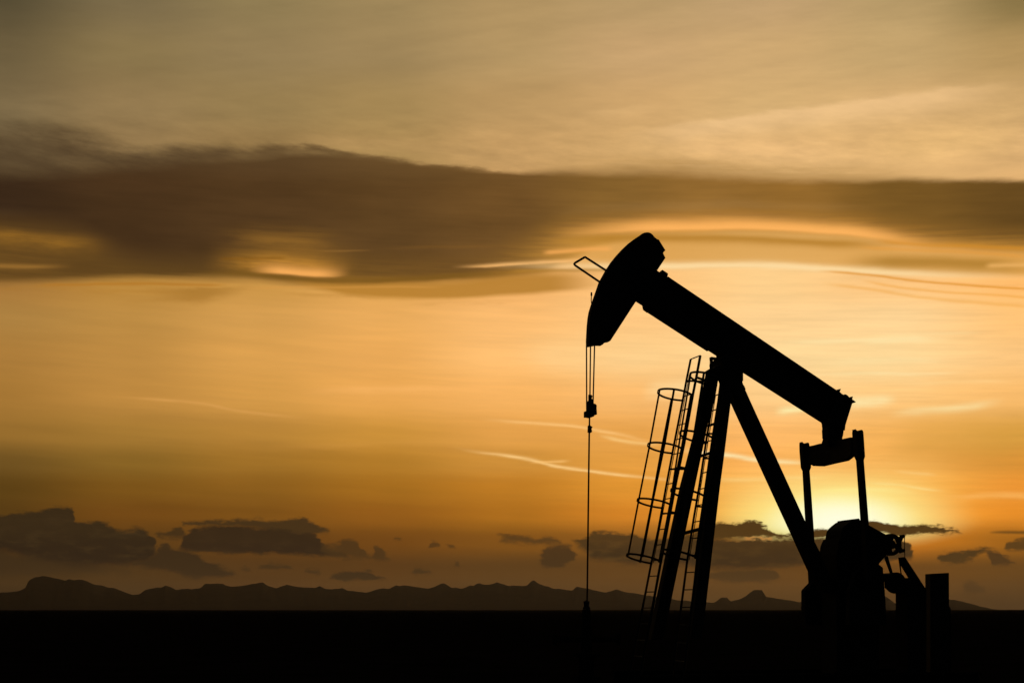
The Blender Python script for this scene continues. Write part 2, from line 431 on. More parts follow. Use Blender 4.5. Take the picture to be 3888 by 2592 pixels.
cloud(Z1([(835, 845), (920, 820), (1050, 821), (1180, 812), (1250, 822), (1380, 815), (1430, 832), (1520, 868)]),
      Z1([(835, 845), (930, 846), (1050, 848), (1180, 856), (1400, 900), (1470, 880), (1520, 868)]), (66, 46, 22), 6, 7)
cloud(Z1([(815, 940), (870, 885), (930, 852), (1050, 850), (1180, 855), (1290, 868), (1400, 880), (1455, 890), (1480, 925), (1540, 962), (1600, 985)]),
      Z1([(815, 940), (900, 962), (1100, 970), (1300, 975), (1420, 980), (1540, 986), (1600, 988)]), (50, 35, 19), 6, 7, low=(46, 32, 19))
cloud(Z1([(1470, 925), (1530, 935), (1570, 908), (1600, 905), (1640, 915), (1665, 950), (1690, 985), (1715, 950), (1735, 940), (1765, 970), (1800, 1000)]),
      Z1([(1470, 960), (1540, 985), (1660, 997), (1800, 1004)]), (66, 45, 21), 7, 8, amt=0.85)
for x0, x1, y0, y1 in [(1180, 1355, 1017, 1047), (1405, 1475, 1042, 1065), (1885, 1985, 1036, 1066), (1100, 1155, 1035, 1047), (1960, 2040, 915, 945), (2050, 2100, 930, 950),
                       (1800, 1850, 900, 915), (2075, 2110, 1010, 1030), (2270, 2420, 886, 896)]:
    xm = (x0 + x1) / 2
    k = 0.86 if y0 > 1000 else 0.7
    cloud(Z1([(x0, y1 - 4), (xm - (x1 - x0) * 0.2, y0), (xm + (x1 - x0) * 0.15, y0 + 4), (x1, y1 - 3)]), Z1([(x0, y1 - 3), (xm, y1), (x1, y1 - 2)]), (60, 42, 21), 5, 5, amt=k)
cloud(Z1([(1500, 1085), (1560, 1066), (1590, 1056), (1640, 1056), (1695, 1049), (1730, 1072), (1790, 1090)]), Z1([(1500, 1087), (1600, 1094), (1790, 1092)]), (54, 38, 20), 5, 5)
# right of the rod
cloud(Z2([(-60, 905), (0, 892), (60, 890), (110, 902), (150, 892), (190, 898), (225, 915), (250, 935)]), Z2([(-60, 910), (20, 922), (120, 930), (200, 932), (250, 936)]), (78, 53, 24), 7, 8, amt=0.85)
cloud(Z2([(120, 965), (150, 945), (200, 938), (260, 945), (295, 980)]), Z2([(120, 1015), (150, 1030), (200, 1035), (260, 1020), (295, 985)]), (62, 43, 22), 7, 8, amt=0.9)
cloud(Z2([(260, 915), (330, 900), (380, 876), (430, 870), (500, 885), (560, 890), (620, 905), (700, 900), (780, 890)]), Z2([(260, 916), (340, 960), (370, 1000), (450, 1005), (560, 1022), (640, 1020), (780, 1020)]), (76, 52, 23), 6, 12, low=(58, 41, 21))
cloud(Z2([(740, 900), (850, 872), (905, 858), (935, 830), (1000, 835), (1080, 826), (1150, 840), (1190, 865), (1240, 882), (1285, 884), (1330, 872), (1390, 862), (1450, 854), (1500, 845), (1560, 835), (1645, 825), (1720, 831), (1775, 845), (1960, 843),
          (2000, 855), (2080, 877)]),
      Z2([(740, 920), (900, 912), (1100, 902), (1200, 902), (1400, 900), (1645, 884), (1800, 886), (2000, 882), (2080, 879)]), (78, 53, 20), 5, 6)
cloud(Z2([(740, 915), (900, 905), (1050, 910), (1200, 908), (1300, 902), (1420, 902), (1600, 900), (1760, 905), (1810, 912), (1845, 945), (1850, 975)]),
      Z2([(740, 1020), (900, 1040), (1050, 1044), (1200, 1036), (1340, 1026), (1500, 1020), (1700, 1010), (1800, 1000), (1850, 980)]), (68, 47, 21), 6, 10, low=(56, 39, 20))
stroke([Z2([(1060, 903)])[0], Z2([(1130, 907)])[0], Z2([(1205, 903)])[0]], 0.5, (214, 130, 56), 4, 4, E_low)
cloud(Z2([(900, 1082), (960, 1056), (1100, 1050), (1180, 1052), (1225, 1070)]), Z2([(900, 1088), (1000, 1100), (1150, 1103), (1225, 1090)]), (66, 46, 22), 6, 7, amt=0.9)
cloud(Z2([(1950, 1000), (1975, 975), (2010, 967), (2060, 968), (2100, 955), (2140, 947), (2190, 952), (2230, 960)]), Z2([(1950, 1002), (2000, 1016), (2060, 1012), (2110, 1000), (2160, 975), (2230, 964)]), (74, 51, 22), 7, 7)
cloud(Z2([(2185, 985), (2200, 965), (2230, 962), (2250, 985), (2290, 1000), (2330, 1018)]), Z2([(2185, 1000), (2220, 1028), (2260, 1022), (2330, 1022)]), (68, 47, 23), 6, 7, amt=0.9)
cloud(Z2([(2250, 950), (2290, 922), (2340, 908), (2420, 905)]), Z2([(2250, 954), (2320, 960), (2420, 950)]), (76, 53, 23), 6, 7, amt=0.9)
cloud(Z2([(2190, 878), (2280, 870), (2420, 868)]), Z2([(2190, 880), (2280, 883), (2420, 884)]), (104, 68, 22), 4, 4, E_str, AZ, 0.9)
cloud(Z2([(2060, 1120), (2100, 1102), (2150, 1130), (2180, 1150)]), Z2([(2060, 1130), (2120, 1158), (2180, 1156)]), (58, 41, 21), 8, 8, amt=0.6)

# outside the sunset quarter: a dim dusk sky
nish = WT.nodes.new('ShaderNodeTexSky')
nish.sky_type = 'NISHITA'
nish.sun_disc = False
nish.sun_elevation = SUN_EL
nish.sun_rotation = SUN_AZ
nish.dust_density = 4.0
bg_n = WT.nodes.new('ShaderNodeBackground')
link(nish.outputs[0], bg_n.inputs[0])
bg_n.inputs[1].default_value = 0.02
bg_s = WT.nodes.new('ShaderNodeBackground')
link(sky, bg_s.inputs[0])
bg_s.inputs[1].default_value = 1.0
sector = mul(sstep(M('ABSOLUTE', AZ), math.radians(24) * FP, math.radians(62) * FP, 1.0, 0.0), sstep(EL, math.radians(21.5) * FP, math.radians(36) * FP, 1.0, 0.0))
mixs = WT.nodes.new('ShaderNodeMixShader')
link(sector, mixs.inputs[0])
link(bg_n.outputs[0], mixs.inputs[1])
link(bg_s.outputs[0], mixs.inputs[2])
wo = WT.nodes.new('ShaderNodeOutputWorld')
link(mixs.outputs[0], wo.inputs[0])


# ------------------------------------------------------------------ materials
def surface(name, c0, c1, scale, rough, spec=0.2, bump=0.0, metal=0.0):
    m = bpy.data.materials.new(name)
    m.use_nodes = True
    t = m.node_tree
    b = t.nodes['Principled BSDF']
    tcn = t.nodes.new('ShaderNodeTexCoord')
    n = t.nodes.new('ShaderNodeTexNoise')
    n.inputs['Scale'].default_value = scale
    n.inputs['Detail'].default_value = 6
    n.inputs['Roughness'].default_value = 0.6
    t.links.new(tcn.outputs['Object'], n.inputs['Vector'])
    r = t.nodes.new('ShaderNodeValToRGB')
    r.color_ramp.elements[0].position = 0.35
    r.color_ramp.elements[1].position = 0.7
    r.color_ramp.elements[0].color = (*c0, 1)
    r.color_ramp.elements[1].color = (*c1, 1)
    t.links.new(n.outputs[0], r.inputs[0])
    t.links.new(r.outputs[0], b.inputs['Base Color'])
    b.inputs['Roughness'].default_value = rough
    b.inputs['Specular IOR Level'].default_value = spec
    b.inputs['Metallic'].default_value = metal
    if bump:
        bp = t.nodes.new('ShaderNodeBump')
        bp.inputs['Strength'].default_value = bump
        bp.inputs['Distance'].default_value = 0.02
        t.links.new(n.outputs[0], bp.inputs['Height'])
        t.links.new(bp.outputs[0], b.inputs['Normal'])
    return m


PAINT = surface('dark_painted_steel', (0.012, 0.012, 0.013), (0.03, 0.022, 0.017), 3.0, 0.75, 0.1, 0.15)
STEEL = surface('greasy_steel', (0.014, 0.013, 0.013), (0.03, 0.026, 0.022), 9.0, 0.65, 0.15)
CAST = surface('cast_iron', (0.012, 0.012, 0.012), (0.026, 0.02, 0.016), 6.0, 0.8, 0.1, 0.2)
DUSTY = surface('soil_caked_steel', (0.012, 0.01, 0.008), (0.02, 0.017, 0.013), 3.0, 1.0, 0.0)
RUBBER = surface('belt_rubber', (0.01, 0.01, 0.01), (0.018, 0.018, 0.018), 12.0, 0.85, 0.1)
CONCRETE = surface('stained_concrete', (0.05, 0.045, 0.04), (0.09, 0.08, 0.07), 2.0, 0.9, 0.05, 0.2)
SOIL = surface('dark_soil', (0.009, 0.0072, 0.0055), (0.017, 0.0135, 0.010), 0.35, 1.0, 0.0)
HILL = surface('wooded_hillside', (0.06, 0.051, 0.039), (0.072, 0.06, 0.045), 0.0016, 1.0, 0.0)

# ------------------------------------------------------------------ helpers
TH = math.radians(13.0)          # the walking beam's line, turned off the picture plane
D0 = 32.0
AXV = Vector((math.cos(TH), math.sin(TH), 0))
LV = Vector((math.sin(TH), -math.cos(TH), 0))      # towards the near side
BASE = Vector(((2740 - CX) / FP * D0, D0, 0))


def UP(px, py, o=0.0):
    """local pump coordinates (along, across, up) of a photographed point in the upright plane o metres to the near side"""
    r = Vector(((px - CX) / FP, 1.0, (HY - py) / FP if py is not None else 0.0))
    t = (BASE + LV * o).dot(LV) / r.dot(LV)
    p = r * t
    s = (p - BASE).dot(AXV)
    return Vector((s, -o, EYE + p.z if py is not None else 0.0))


def new_obj(name, bm, mat, parent=None, smooth=False):
    me = bpy.data.meshes.new(name)
    bmesh.ops.recalc_face_normals(bm, faces=bm.faces)
    bm.to_mesh(me)
    bm.free()
    me.materials.append(mat)
    if smooth:
        for p in me.polygons:
            p.use_smooth = True
    ob = bpy.data.objects.new(name, me)
    col.objects.link(ob)
    if parent is not None:
        ob.parent = parent
    return ob


def thing(name, label, cat, loc, rz=0.0, group=None):
    o = bpy.data.objects.new(name, None)
    o.location = loc
    o.rotation_euler = (0, 0, rz)
    o.empty_display_size = 0.3
    o['label'] = label
    o['category'] = cat
    if group:
        o['group'] = group
    col.objects.link(o)
    return o


def eroded(pts, o, t):
    """outline of the photograph's silhouette -> (along, up) profile of a slab t thick centred on plane o"""
    n = len(pts)
    area = sum(pts[i][0] * (pts[(i + 1) % n][1] or 2640) - pts[(i + 1) % n][0] * (pts[i][1] or 2640) for i in range(n))
    sg = 1.0 if area > 0 else -1.0
    out = []
    P = [(x, 2640 if y is None else y) for x, y in pts]

    def walk(i, step, dist=11.0):
        """the outline point dist pixels further on"""
        x, y = P[i]
        for _ in range(n):
            i = (i + step) % n
            u = math.hypot(P[i][0] - x, P[i][1] - y)
            if u >= dist:
                return x + (P[i][0] - x) * dist / u, y + (P[i][1] - y) * dist / u
            dist -= u
            x, y = P[i]
        return x, y

    for i, (x, y) in enumerate(pts):
        yy = P[i][1]
        (ax, ay), (bx, by) = walk(i, -1), walk(i, 1)
        nx, ny = sg * (by - ay), -sg * (bx - ax)
        dxp = math.sin(TH) * FP / D0 + (x - CX) * math.cos(TH) / D0
        dyp = -(HY - yy) * math.cos(TH) / D0
        L = math.hypot(nx, ny) or 1.0
        k = (nx * dxp + ny * dyp) / (L * math.hypot(dxp, dyp))
        k = max(-1.0, min(1.0, 2.5 * k))
        p = UP(x, y, o + k * t / 2)
        out.append((p.x, p.z))
    return out


def add_prism(bm, prof, o, t):
    a = [bm.verts.new((s, -(o + t / 2), z)) for s, z in prof]
    b = [bm.verts.new((s, -(o - t / 2), z)) for s, z in prof]
    n = len(prof)
    bm.faces.new(a)
    bm.faces.new(b[::-1])
    for i in range(n):
        bm.faces.new((a[i], b[i], b[(i + 1) % n], a[(i + 1) % n]))


def slab(name, pts, o, t, mat, parent, bevel=0.0, fit=True):
    prof = eroded(pts, o, t) if fit else [(UP(x, y, o).x, UP(x, y, o).z) for x, y in pts]
    bm = bmesh.new()
    add_prism(bm, prof, o, t)
    if bevel:
        es = [e for e in bm.edges if abs(e.verts[0].co.y - e.verts[1].co.y) < 1e-5]
        bmesh.ops.bevel(bm, geom=es, offset=bevel, segments=2, affect='EDGES', clamp_overlap=True)
    return new_obj(name, bm, mat, parent)


def add_tube(bm, pts, r, seg=8, closed=False, flat=None):
    """round bar along pts; flat=(half width, half thickness, width direction) makes a strap"""
    pts = [Vector(p) for p in pts]
    n = len(pts)
    rings = []
    for i, p in enumerate(pts):
        if closed:
            d = pts[(i + 1) % n] - pts[i - 1]
        else:
            d = pts[min(i + 1, n - 1)] - pts[max(i - 1, 0)]
        d.normalize()
        up = Vector((0, 0, 1)) if abs(d.z) < 0.9 else Vector((0, 1, 0))
        if flat:
            w = (flat[2] - d * flat[2].dot(d)).normalized()
            h = d.cross(w)
            rings.append([bm.verts.new(p + w * a * flat[0] + h * b * flat[1]) for a, b in ((-1, -1), (1, -1), (1, 1), (-1, 1))])
        else:
            u = d.cross(up).normalized()
            v = u.cross(d)
            rr = r[i] if isinstance(r, (list, tuple)) else r
            rings.append([bm.verts.new(p + (u * math.cos(2 * math.pi * k / seg) + v * math.sin(2 * math.pi * k / seg)) * rr) for k in range(seg)])
    m = len(rings[0])
    for i in range(n if closed else n - 1):
        A, B = rings[i], rings[(i + 1) % n]
        for k in range(m):
            bm.faces.new((A[k], A[(k + 1) % m], B[(k + 1) % m], B[k]))
    if not closed:
        bm.faces.new(rings[0][::-1])
        bm.faces.new(rings[-1])


def tube(name, pts, r, mat, parent, seg=8, closed=False, flat=None, smooth=False):
    bm = bmesh.new()
    add_tube(bm, pts, r, seg, closed, flat)
    return new_obj(name, bm, mat, parent, smooth)


def add_box(bm, c, half, rot=None):
    vs = []
    for i in (-1, 1):
        for j in (-1, 1):
            for k in (-1, 1):
                v = Vector((i * half[0], j * half[1], k * half[2]))
                if rot is not None:
                    v = rot @ v
                vs.append(bm.verts.new(Vector(c) + v))
    for f in ((0, 1, 3, 2), (4, 6, 7, 5), (0, 4, 5, 1), (2, 3, 7, 6), (0, 2, 6, 4), (1, 5, 7, 3)):
        bm.faces.new([vs[i] for i in f])


def catmull(p, k=5, closed=False):
    p = [Vector(q) for q in p]
    n = len(p)
    out = []
    for i in range(n if closed else n - 1):
        a = p[(i - 1) % n] if closed or i > 0 else p[0]
        b, c = p[i], p[(i + 1) % n]
        d = p[(i + 2) % n] if closed or i + 2 < n else p[-1]
        for j in range(k):
            t = j / k
            out.append(0.5 * ((2 * b) + (c - a) * t + (2 * a - 5 * b + 4 * c - d) * t * t + (3 * b - a - 3 * c + d) * t ** 3))
    if not closed:
        out.append(p[-1])
    return out


def za(pts): return [(2120 + x / 3.136, 840 + y / 3.136) for x, y in pts]
def zb(pts): return [(2120 + x / 3.92, 1300 + y / 3.92) for x, y in pts]
def zc(pts): return [(2450 + x / 3.136, 1280 + y / 3.136) for x, y in pts]
def zd(pts): return [(2320 + x / 3.136, 1440 + y / 3.136) for x, y in pts]
def ze(pts): return [(2320 + x / 3.136, 1840 + y / 3.136) for x, y in pts]
def zf(pts): return [(2950 + x / 3.135, 1380 + y / 3.135) for x, y in pts]
def zg(pts): return [(2980 + x / 3.36, None if y is None else 1880 + y / 3.36) for x, y in pts]
def zh(pts): return [(3280 + x / 3.92, None if y is None else 1940 + y / 3.92) for x, y in pts]


# ------------------------------------------------------------------ ground and hills
bm = bmesh.new()
R = 30000.0
NA = 96
rad = [0.0, 6, 12, 20, 30, 45, 70, 120, 300, 1000, 4000, 12000, R]
rings = []
for i, r in enumerate(rad):
    if i == 0:
        rings.append([bm.verts.new((0, 0, 0))])
        continue
    rings.append([bm.verts.new((r * math.sin(2 * math.pi * k / NA), r * math.cos(2 * math.pi * k / NA), 0)) for k in range(NA)])
for k in range(NA):
    bm.faces.new((rings[0][0], rings[1][(k + 1) % NA], rings[1][k]))
for i in range(1, len(rad) - 1):
    for k in range(NA):
        bm.faces.new((rings[i][k], rings[i][(k + 1) % NA], rings[i + 1][(k + 1) % NA], rings[i + 1][k]))
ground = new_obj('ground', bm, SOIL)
ground['kind'] = 'structure'

RIDGE = Z1([(-700, 1190), (-300, 1165), (0, 1152), (90, 1140), (118, 1125), (130, 1095), (165, 1080), (210, 1074), (260, 1080), (300, 1095), (330, 1085), (380, 1092), (440, 1110), (500, 1130), (525, 1127),
            (560, 1140), (610, 1160), (640, 1160), (665, 1135), (735, 1128), (757, 1112), (790, 1128), (830, 1137), (860, 1130), (905, 1135), (940, 1112), (980, 1105), (1025, 1106), (1060, 1122),
            (1110, 1122), (1160, 1110), (1205, 1104), (1240, 1125), (1270, 1132), (1315, 1115), (1350, 1123), (1420, 1130), (1445, 1130), (1470, 1118), (1500, 1130), (1560, 1130), (1640, 1145),
            (1700, 1147), (1760, 1130), (1785, 1132), (1820, 1112), (1840, 1118), (1860, 1115), (1900, 1125), (1960, 1130), (2000, 1120), (2030, 1105), (2070, 1122), (2120, 1132), (2160, 1120),
            (2190, 1107), (2240, 1112), (2285, 1105), (2340, 1120)])
RIDGE += Z2([(70, 1112), (95, 1092), (130, 1113), (180, 1128), (220, 1130), (280, 1138), (295, 1123), (320, 1130), (370, 1135), (430, 1148), (480, 1138), (520, 1145), (560, 1150), (620, 1165),
             (700, 1172), (760, 1184), (840, 1192), (900, 1197), (935, 1195), (965, 1170), (990, 1172), (1003, 1192), (1040, 1185), (1080, 1160), (1110, 1140), (1150, 1140), (1165, 1170), (1210, 1175),
             (1260, 1185), (1320, 1195), (1450, 1190), (1600, 1172), (1715, 1168), (1745, 1190), (1760, 1203), (1850, 1195), (1950, 1180), (2010, 1182), (2060, 1190), (2100, 1200), (2150, 1215), (2200, 1226), (2240, 1231), (2352, 1233), (2900, 1233)])


def ridge_h(px):
    for (x0, y0), (x1, y1) in zip(RIDGE, RIDGE[1:]):
        if x0 <= px <= x1:
            t = (px - x0) / (x1 - x0)
            return HY - (y0 + (y1 - y0) * t)
    return 0.0


bm = bmesh.new()
RR, NR, NC = 18000.0, 22, 640
grid = []
for j in range(NR + 1):
    q = j / NR
    row = []
    for i in range(NC + 1):
        px = -560 + (5000 * i / NC)
        az = math.atan((px - CX) / FP)
        hpx = ridge_h(px) + 2.0 * mnoise.noise(Vector((px / 16.0, 3.3, 0)))
        wob = 0.10 * mnoise.noise(Vector((px / 130.0, 0, 5.0)))
        r = RR * (0.72 + 0.56 * q)
        peak = 0.5 + wob
        f = q / peak if q < peak else (1 - q) / (1 - peak)
        f = max(0.0, f) ** 1.15
        g = 1 - 0.4 * (1 - f) * (0.6 + mnoise.noise(Vector((px / 60.0 + q * 1.5, 0.0, 1.7))) + 0.5 * mnoise.noise(Vector((px / 24.0 - q * 2.0, 0.0, 9.7))))
        rp = RR * (0.72 + 0.56 * peak)
        h = max(0.0, hpx) / FP * rp / max(0.2, math.cos(az)) * math.cos(az) * f * max(0.1, min(1.0, g)) + EYE * f
        row.append(bm.verts.new((r * math.tan(az), r, h - 1.0 * (1 - f))))
    grid.append(row)
for j in range(NR):
    for i in range(NC):
        bm.faces.new((grid[j][i], grid[j][i + 1], grid[j + 1][i + 1], grid[j + 1][i]))
hills = new_obj('hills', bm, HILL, smooth=True)
hills['kind'] = 'structure'

# evening air between here and the hills
bm = bmesh.new()
add_box(bm, (0, 0, 229.5), (31000, 31000, 230.5))
hz = bpy.data.materials.new('evening_haze')
hz.use_nodes = True
ht_ = hz.node_tree
ht_.nodes.clear()
pv = ht_.nodes.new('ShaderNodeVolumePrincipled')
pv.inputs['Color'].default_value = (0.9, 0.72, 0.5, 1)
pv.inputs['Density'].default_value = 0.46e-5
pv.inputs['Anisotropy'].default_value = 0.5
om = ht_.nodes.new('ShaderNodeOutputMaterial')
ht_.links.new(pv.outputs[0], om.inputs['Volume'])
haze = new_obj('haze', bm, hz)
haze['kind'] = 'stuff'

# ------------------------------------------------------------------ the pump jack
pump = thing('pump_jack', 'large black oil pump jack with raised horse head and sloping walking beam', 'pump jack', BASE, TH)

# horse head
head_pts = za([(326, 1492), (326, 1440), (330, 1360), (336, 1250), (345, 1160), (358, 1085), (378, 1020), (400, 955), (430, 870), (456, 795), (475, 735), (495, 700), (550, 600), (575, 562),
               (620, 495), (690, 410), (760, 335), (840, 260), (900, 215), (945, 192), (985, 157), (1020, 139), (1060, 131), (1095, 138), (1125, 160), (1145, 187), (1156, 206), (1165, 200),
               (1185, 222), (1198, 217), (1278, 346), (1242, 376), (1277, 435), (1176, 586), (1100, 700), (1000, 845), (922, 957), (606, 1430), (540, 1438), (515, 1475), (430, 1483), (370, 1490), (343, 1503)])
head = slab('horse_head', head_pts, 0.0, 0.2, PAINT, pump, 0.008)
# hinge pin cap at the crown and lugs on its back
slab('crown_lug', za([(965, 172), (985, 156), (1020, 139), (1042, 133), (1060, 131), (1078, 133), (1095, 138), (1112, 148), (1125, 160), (1145, 186), (1158, 208), (1060, 280)]), 0.0, 0.06, CAST, head, 0.004)
# wireline guard frame in front of the head
o1 = 0.0
gp = [UP(x, y, o1) for x, y in za([(590, 600), (345, 443), (330, 433), (320, 427), (308, 430), (298, 437), (208, 490), (195, 499), (187, 509), (195, 520), (215, 535), (500, 728)])]
tube('guard_frame', gp, 0.021, STEEL, head, 8)
tube('grease_fitting', [UP(x, y, -0.05) for x, y in za([(400, 1030), (391, 940), (394, 885)])], 0.009, STEEL, head, 8)
tube('fitting_cap', [UP(x, y, -0.05) for x, y in za([(394, 885), (394, 845)])], [0.019, 0.014], STEEL, head, 8)

# neck between head and beam
neck = za([(1000, 470), (1176, 586), (1260, 645), (1600, 870), (1450, 1290), (1022, 1020), (922, 957), (800, 880)])
slab('neck', neck, 0.0, 0.3, PAINT, pump, 0.01)

# walking beam: an I section with flanges and stiffeners
top_l, top_r = (2536.0, 1050.0), (3175.0, 1479.5)
bot_l, bot_r = (2441.0, 1173.5), (3114.0, 1602.0)
FW = 0.36
full = eroded([top_l, (3018, 1374), top_r, (3232, 1518), (3220, 1555), (3206, 1615), bot_r, bot_l], 0.0, FW)
TL, TK, TR, E1, E2, E3, BR, BL = [Vector((s, 0, z)) for s, z in full]
bm = bmesh.new()
dirv = (TR - TL).normalized()
nrm = Vector((-dirv.z, 0, dirv.x))
ft = 0.045
add_prism(bm, [(p.x, p.z) for p in (TL, TR, E1, E1 - nrm * ft, TL - nrm * ft)], 0.0, FW)
dirb = (BR - BL).normalized()
nb = Vector((-dirb.z, 0, dirb.x))
add_prism(bm, [(p.x, p.z) for p in (BL + nb * ft, BR + nb * ft, BR, BL)], 0.0, FW)
add_prism(bm, [(p.x, p.z) for p in (TL - nrm * (ft - 0.003), E1 - nrm * (ft - 0.003), E2, E3, BR + nb * (ft - 0.003), BL + nb * (ft - 0.003))], 0.0, 0.05)
for k in range(9):
    q = 0.02 + 0.118 * k
    a = TL.lerp(TR, q) - nrm * (ft - 0.002)
    b = BL.lerp(BR, q) + nb * (ft - 0.002)
    add_prism(bm, [(a.x, a.z), (a.x + dirv.x * 0.02, a.z + dirv.z * 0.02), (b.x + dirb.x * 0.02, b.z + dirb.z * 0.02), (b.x, b.z)], 0.0, FW - 0.03)
CP = BL.lerp(BR, 0.365)
add_prism(bm, [(p.x, p.z) for p in (BL + dirb * 0.01 + nb * 0.004, CP + nb * 0.004, CP - nb * 0.024 - dirb * 0.03, BL - nb * 0.012 + dirb * 0.01)], 0.0, FW - 0.006)
beam = new_obj('walking_beam', bm, PAINT, pump)
slab('clamp', za([(1205, 640), (1215, 597), (1228, 585), (1294, 628), (1292, 648), (1280, 690)]), 0.0, 0.12, CAST, beam, 0.0, False)
slab('clamp', za([(1000, 1000), (1022, 1020), (1022, 1040), (1007, 1055), (1060, 1090), (1100, 1040)]), 0.0, 0.3, CAST, beam)
# tail casting and bolts
tail_pts = zf([(690, 345), (840, 425), (898, 470), (815, 730), (808, 790), (796, 795), (700, 800), (560, 740), (515, 695)])
slab('tail_casting', tail_pts, 0.0, 0.4, CAST, pump, 0.008)
for pts in ([(700, 315), (720, 308), (748, 302), (738, 335)], [(785, 375), (795, 367), (812, 370), (828, 380), (850, 405), (820, 410)], [(845, 410), (865, 398), (890, 392), (884, 430), (850, 440)], [(880, 425), (925, 456), (922, 465), (895, 472), (860, 450)]):
    slab('bolt', zf(pts), 0.0, 0.1, CAST, beam, 0.0, False)
# tail bearing under the beam, then the equalizer bar
tb = zf([(520, 690), (540, 738), (545, 770), (531, 795), (535, 860), (545, 870), (533, 888), (555, 897), (530, 935), (530, 990), (760, 950), (778, 895), (791, 850), (796, 790), (800, 740), (640, 700)])
slab('tail_bearing', tb, 0.0, 0.3, CAST, pump, 0.012)

# equalizer: a tapered box beam across, carrying the two pitman arms
HL = 1.25
eq_c_top = UP(*zf([(650, 925)])[0], 0.0)
bm = bmesh.new()
prof = [(-1.0, zf([(389, 985)])[0], zf([(404, 1182)])[0]), (-0.74, zf([(455, 972)])[0], zf([(470, 1218)])[0]), (-0.5, zf([(525, 953)])[0], zf([(545, 1221)])[0]),
        (0.0, zf([(648, 927)])[0], zf([(690, 1189)])[0]), (0.62, zf([(800, 893)])[0], zf([(850, 1155)])[0]), (1.0, zf([(898, 876)])[0], zf([(914, 1094)])[0])]
rg = []
for o, pt, pb in prof:
    p1, p2 = UP(pt[0], pt[1], o * 1.1), UP(pb[0], pb[1], o * 1.1)
    s = UP((pt[0] + pb[0]) / 2, 1700, o * 1.1).x
    rg.append([bm.verts.new((s + k, -o * 1.1, z)) for k, z in ((-0.055, p1.z), (0.055, p1.z), (0.055, p2.z), (-0.055, p2.z))])
for A, B in zip(rg, rg[1:]):
    for k in range(4):
        bm.faces.new((A[k], A[(k + 1) % 4], B[(k + 1) % 4], B[k]))
bm.faces.new(rg[0])
bm.faces.new(rg[-1][::-1])
equal = new_obj('equalizer', bm, PAINT, pump)

# pitman arms
far_top = zf([(265, 970), (268, 945), (285, 933), (300, 935), (320, 948), (345, 948), (365, 938), (380, 942), (386, 960), (390, 1000), (408, 1185), (406, 1235), (390, 1275)])
far_low = zg([(340, 0), (370, 450), (392, 800), (404, 1000), (408, 1120), (300, 1120), (258, 320), (240, 0)])
far_end = zf([(302, 1275), (283, 1240), (268, 1060)])
slab('pitman_arm', far_top + far_low + far_end, -1.25, 0.16, PAINT, pump, 0.006)
near_top = zf([(893, 825), (900, 797), (920, 782), (935, 785), (955, 800), (975, 800), (1000, 787), (1020, 790), (1030, 812), (1036, 900), (1050, 1105), (1033, 1150)])
near_low = zg([(1043, 0), (1073, 378), (1115, 980), (1122, 1100), (1015, 1100), (963, 318), (940, 0)])
near_end = zf([(942, 1152), (915, 1105), (897, 878)])
slab('pitman_arm', near_top + near_low + near_end, 1.25, 0.16, PAINT, pump, 0.006)

# samson post: two front legs and a rear leg under the saddle
def leg_bar(pts_l, pts_r, os_, depth=0.24, inset=0.029):
    """post between two photographed edges; os_ = plane offset at each pair"""
    bm = bmesh.new()
    rg = []
    for (a, b, o) in zip(pts_l, pts_r, os_):
        p, q = UP(a[0], a[1], o), UP(b[0], b[1], o)
        p.x += inset
        q.x -= inset
        rg.append([bm.verts.new((p.x, -o - depth / 2, p.z)), bm.verts.new((q.x, -o - depth / 2, q.z)), bm.verts.new((q.x, -o + depth / 2, q.z)), bm.verts.new((p.x, -o + depth / 2, p.z))])
    for A, B in zip(rg, rg[1:]):
        for k in range(4):
            bm.faces.new((A[k], A[(k + 1) % 4], B[(k + 1) % 4], B[k]))
    bm.faces.new(rg[0])
    bm.faces.new(rg[-1][::-1])
    es = [e for e in bm.edges if abs(e.verts[0].co.z - e.verts[1].co.z) > 0.2]
    bmesh.ops.bevel(bm, geom=es, offset=0.015, segments=2, affect='EDGES')
    return bm


# edges top -> bottom (continued under the horizon line to the ground)
fl = zc([(726, 400), (720, 440)]) + [(2657, 1530), (2653.5, 1548), (2641, 1616), (2625.5, 1676)] + ze([(820, 20), (515, 1485), (442, 1840)])
fr = zc([(880, 400)]) + [(2726, 1440), (2711, 1530), (2700, 1548), (2685, 1616), (2672, 1676)] + ze([(992, 20), (688, 1485), (615, 1840)])
new_obj('leg', leg_bar(fl, fr, [-0.12, -0.15, -0.25, -0.28, -0.38, -0.45, -0.62, -1.06, -1.16]), PAINT, pump)
nl = zc([(905, 400), (889, 500), (858, 770), (770, 1470)]) + ze([(1130, 20), (943, 1485), (900, 1830)])
nr = zc([(1055, 400), (1045, 500), (1015, 770), (928, 1470)]) + ze([(1297, 20), (1120, 1485), (1080, 1830)])
new_obj('leg', leg_bar(nl, nr, [0.12, 0.16, 0.26, 0.5, 0.62, 1.06, 1.16], 0.24, 0.036), PAINT, pump)
rl = zc([(960, 640), (1013, 782)]) + zg([(0, 325), (305, 990), (420, 1240)])
rr_ = zc([(1190, 620), (1258, 782)]) + zg([(254, 325), (560, 990), (675, 1240)])
new_obj('leg', leg_bar(rl, rr_, [0.0, 0.0, 0.0, 0.0, 0.0], 0.26, 0.052), PAINT, pump)
